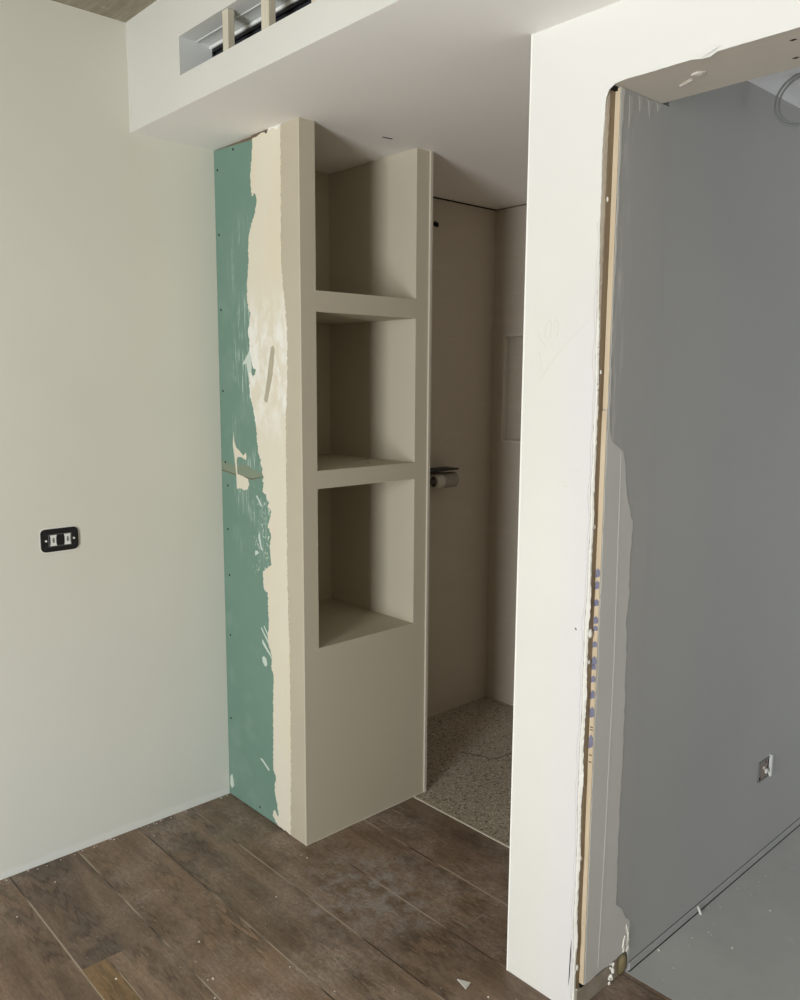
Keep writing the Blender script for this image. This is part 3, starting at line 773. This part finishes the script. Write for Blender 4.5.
for cy in (-1.0405, -.9945):
    bm = slab_poly([(cy-.0105,1.073),(cy+.0105,1.073),(cy+.0085,1.082),(cy+.0085,1.099),(cy+.0105,1.108),(cy-.0105,1.108),(cy-.0085,1.099),(cy-.0085,1.082)], lambda y, z: (.005, y, z), .0045, (1,0,0))
    mo = obj('module', bm, M['white_plastic'], S); mo['label'] = 'white waisted module'
    bm = bmesh.new(); bx(bm, .009, .0102, cy-.0025, cy+.0025, 1.083, 1.099); bx(bm, .009, .0101, cy-.004, cy+.004, 1.089, 1.092)
    obj('slot', bm, M['grey_plastic'], mo)
for cy in (-1.064, -.973):
    bm = bmesh.new(); cyl(bm, (.005, cy, 1.0905), (.0085, cy, 1.0905), .0034, 14); obj('screw', bm, M['white_plastic'], S)
    for cz in (1.068, 1.113):
        bm = bmesh.new(); cyl(bm, (.0055, cy+.001, cz), (.0066, cy+.001, cz), .0055, 14); obj('mounting_hole', bm, M['charcoal'], S)

# ------------------------------------------------------------------ shower fittings
K = thing('shower_mixer', 'metal bar shower mixer with dark ledge on the tiled wall', 'mixer', (0, .76, 1.10))
obj('ledge', box(0.001, .085, .60, .80, 1.197, 1.205, .002, 1), M['charcoal'], K)
bm = bmesh.new(); cyl(bm, (.05, .705, 1.150), (.05, .80, 1.150), .036, 28); obj('body', bm, M['satin'], K, False)
bm = bmesh.new(); cyl(bm, (.062, .655, 1.150), (.062, .700, 1.150), .032, 28, .034); kn = obj('knob', bm, M['pale_knob'], K)
bm = bmesh.new(); cyl(bm, (.062, .6535, 1.150), (.062, .656, 1.150), .022, 24); obj('knob_face', bm, M['grey_plastic'], kn)
bm = bmesh.new(); cyl(bm, (.066, .652, 1.166), (.066, .6545, 1.166), .006, 10); cyl(bm, (.066, .652, 1.134), (.066, .6545, 1.134), .006, 10); obj('knob_mark', bm, M['dark'], kn)
bm = bmesh.new(); cyl(bm, (.001, .74, 1.150), (.03, .74, 1.150), .03, 24); obj('wall_flange', bm, M['dull_chrome'], K)
Hk = thing('wall_hook', 'tiny black stub sticking out high on the tiled shower wall', 'hook', (0, .70, 2.28))
bm = bmesh.new(); cyl(bm, (.0005, .712, 2.284), (.006, .712, 2.284), .011, 16); obj('flange', bm, M['black_plastic'], Hk)
bm = bmesh.new(); tube([(.005,.710,2.284),(.018,.706,2.283),(.026,.700,2.278),(.028,.697,2.268)], .006, 10, bm); obj('stem', bm, M['black_plastic'], Hk, True)

# ------------------------------------------------------------------ crumbs and chips of plaster
def chip(bm, x, y, s, z=0, flat=.4):
    P = [(x+s*rng.uniform(.6,1.1)*math.cos(a+rng.uniform(-.3,.3)), y+s*rng.uniform(.6,1.1)*math.sin(a)) for a in [k*math.pi*2/6 for k in range(6)]]
    return slab_poly(P, lambda a, c: (a, c, z), s*flat, (0,0,1), 0, 0, bm)
bm = bmesh.new()
for (x, y, s) in ((.127,-1.14,.005),(.227,-1.293,.005),(.087,-.772,.004),(.673,-1.184,.006),(.689,-.939,.005),(.846,-.987,.006),(.84,-1.0,.004),(.663,-.651,.004),(.946,-.804,.004),(.556,-.448,.005),(.53,-.455,.003),(1.382,-.481,.005),(.91,-1.02,.004),(1.10,-.77,.003),(.4,-.9,.0025),(.75,-.75,.0025),(1.2,-.65,.0025)):
    chip(bm, x, y, s*.62)
for i in range(60): chip(bm, rng.uniform(.3,1.5), rng.uniform(-1.25,-.42), rng.uniform(.0006,.0012))
for i in range(30): chip(bm, rng.uniform(.005,.02), rng.uniform(-1.3,-.42), rng.uniform(.001,.003))
for (x, y, s) in ((1.718,.186,.004),(1.718,.438,.0035),(1.60,.99,.008),(1.585,.02,.005)): chip(bm, x, y, s, .0006)
for i in range(40): chip(bm, rng.uniform(1.58,1.66), rng.uniform(-.1,1.1), rng.uniform(.0008,.002), .0006)
tag(obj('plaster_debris', bm, M['filler']), 'tiny white plaster crumbs scattered over the floors', 'debris', kind='stuff')
bm = slab_poly([(1.285,-.495),(1.318,-.478),(1.325,-.505)], lambda a, c: (a, c, 0), .003, (0,0,1), .001, .01)
tag(obj('plaster_chip', bm, M['grey_coat']), 'flat triangular plaster chip on the wood floor near the white pier', 'plaster chip')
bm = bmesh.new(); tube([(1.586,.262,.002),(1.584,.259,.012),(1.5785,.256,.026)], .0035, 7, bm)
tag(obj('plaster_crumb', bm, M['filler']), 'white plaster sliver leaning at the foot of the grey wall', 'plaster chip')

# ------------------------------------------------------------------ rest of the room behind the camera, with the window that lights it
WX0, WX1, WZ0, WZ1 = 1.70, 2.70, .12, 2.2
def window_wall():
    bm = bmesh.new()
    bx(bm, -.1, WX0, YN-.15, YN, -.1, HC+.1); bx(bm, WX1, XE+.1, YN-.15, YN, -.1, HC+.1)
    bx(bm, WX0, WX1, YN-.15, YN, -.1, WZ0); bx(bm, WX0, WX1, YN-.15, YN, WZ1, HC+.1)
    return bm
struct('wall_window_side', window_wall(), M['wall_left'])
struct('wall_right', box(XE, XE+.1, YN, YP, -.1, HC+.1), M['wall_left'])
bm = bmesh.new()
for a in ((WX0,WX0+.05,WZ0,WZ1),(WX1-.05,WX1,WZ0,WZ1),((WX0+WX1)/2-.03,(WX0+WX1)/2+.03,WZ0,WZ1)): bx(bm, a[0], a[1], YN-.10, YN-.05, a[2], a[3])
bx(bm, WX0, WX1, YN-.10, YN-.05, WZ0, WZ0+.06); bx(bm, WX0, WX1, YN-.10, YN-.05, WZ1-.06, WZ1)
struct('window_1', bm, M['white_plastic'])

def area(name, loc, rot, sx, sy, power, col):
    l = bpy.data.lights.new(name, 'AREA'); l.shape = 'RECTANGLE'; l.size = sx; l.size_y = sy; l.energy = power; l.color = col
    o = bpy.data.objects.new(name, l); C.objects.link(o); o.location = loc; o.rotation_euler = rot
    return o
# daylight through the window opening (emits towards +Y)
area('window_daylight', ((WX0+WX1)/2, YN-.02, (WZ0+WZ1)/2), (math.radians(90), 0, 0), WX1-WX0, WZ1-WZ0, 140, (.95, .98, 1.0))
# unseen fill lamp added to brighten the grey room (emits towards -X)
area('grey_room_fill', (4.15, 2.0, 1.1), (0, math.radians(110), 0), 1.5, 2.0, 36, (.93, .97, 1.0))

w = bpy.data.worlds.new('World'); scn.world = w; w.use_nodes = True
bg = w.node_tree.nodes['Background']; bg.inputs[0].default_value = (.85, .93, 1, 1); bg.inputs[1].default_value = .6

# ------------------------------------------------------------------ camera
cam = bpy.data.cameras.new('camera'); co = bpy.data.objects.new('camera', cam); C.objects.link(co)
cam.sensor_fit = 'HORIZONTAL'; cam.sensor_width = 36; cam.lens = 829.47*36/800
cam.shift_x = (400-369.13)/800; cam.shift_y = (500.73-500)/800
cam.clip_start = .02
y, p, r = math.radians(48.4924), math.radians(-8.2255), math.radians(.0321)
fw = Vector((-math.sin(y)*math.cos(p), math.cos(y)*math.cos(p), math.sin(p)))
rt = Vector((math.cos(y), math.sin(y), 0)); up = rt.cross(fw)
r2 = rt*math.cos(r)+up*math.sin(r); u2 = -rt*math.sin(r)+up*math.cos(r)
m = Matrix((r2, u2, -fw)).transposed().to_4x4(); m.translation = (2.64805, -2.01932, 1.6)
co.matrix_world = m
scn.camera = co
scn.view_settings.view_transform = 'Standard'
scn.view_settings.look = 'None'
scn.view_settings.exposure = 0.0
scn.cycles.max_bounces = 10; scn.cycles.diffuse_bounces = 6
scn.cycles.use_denoising = True
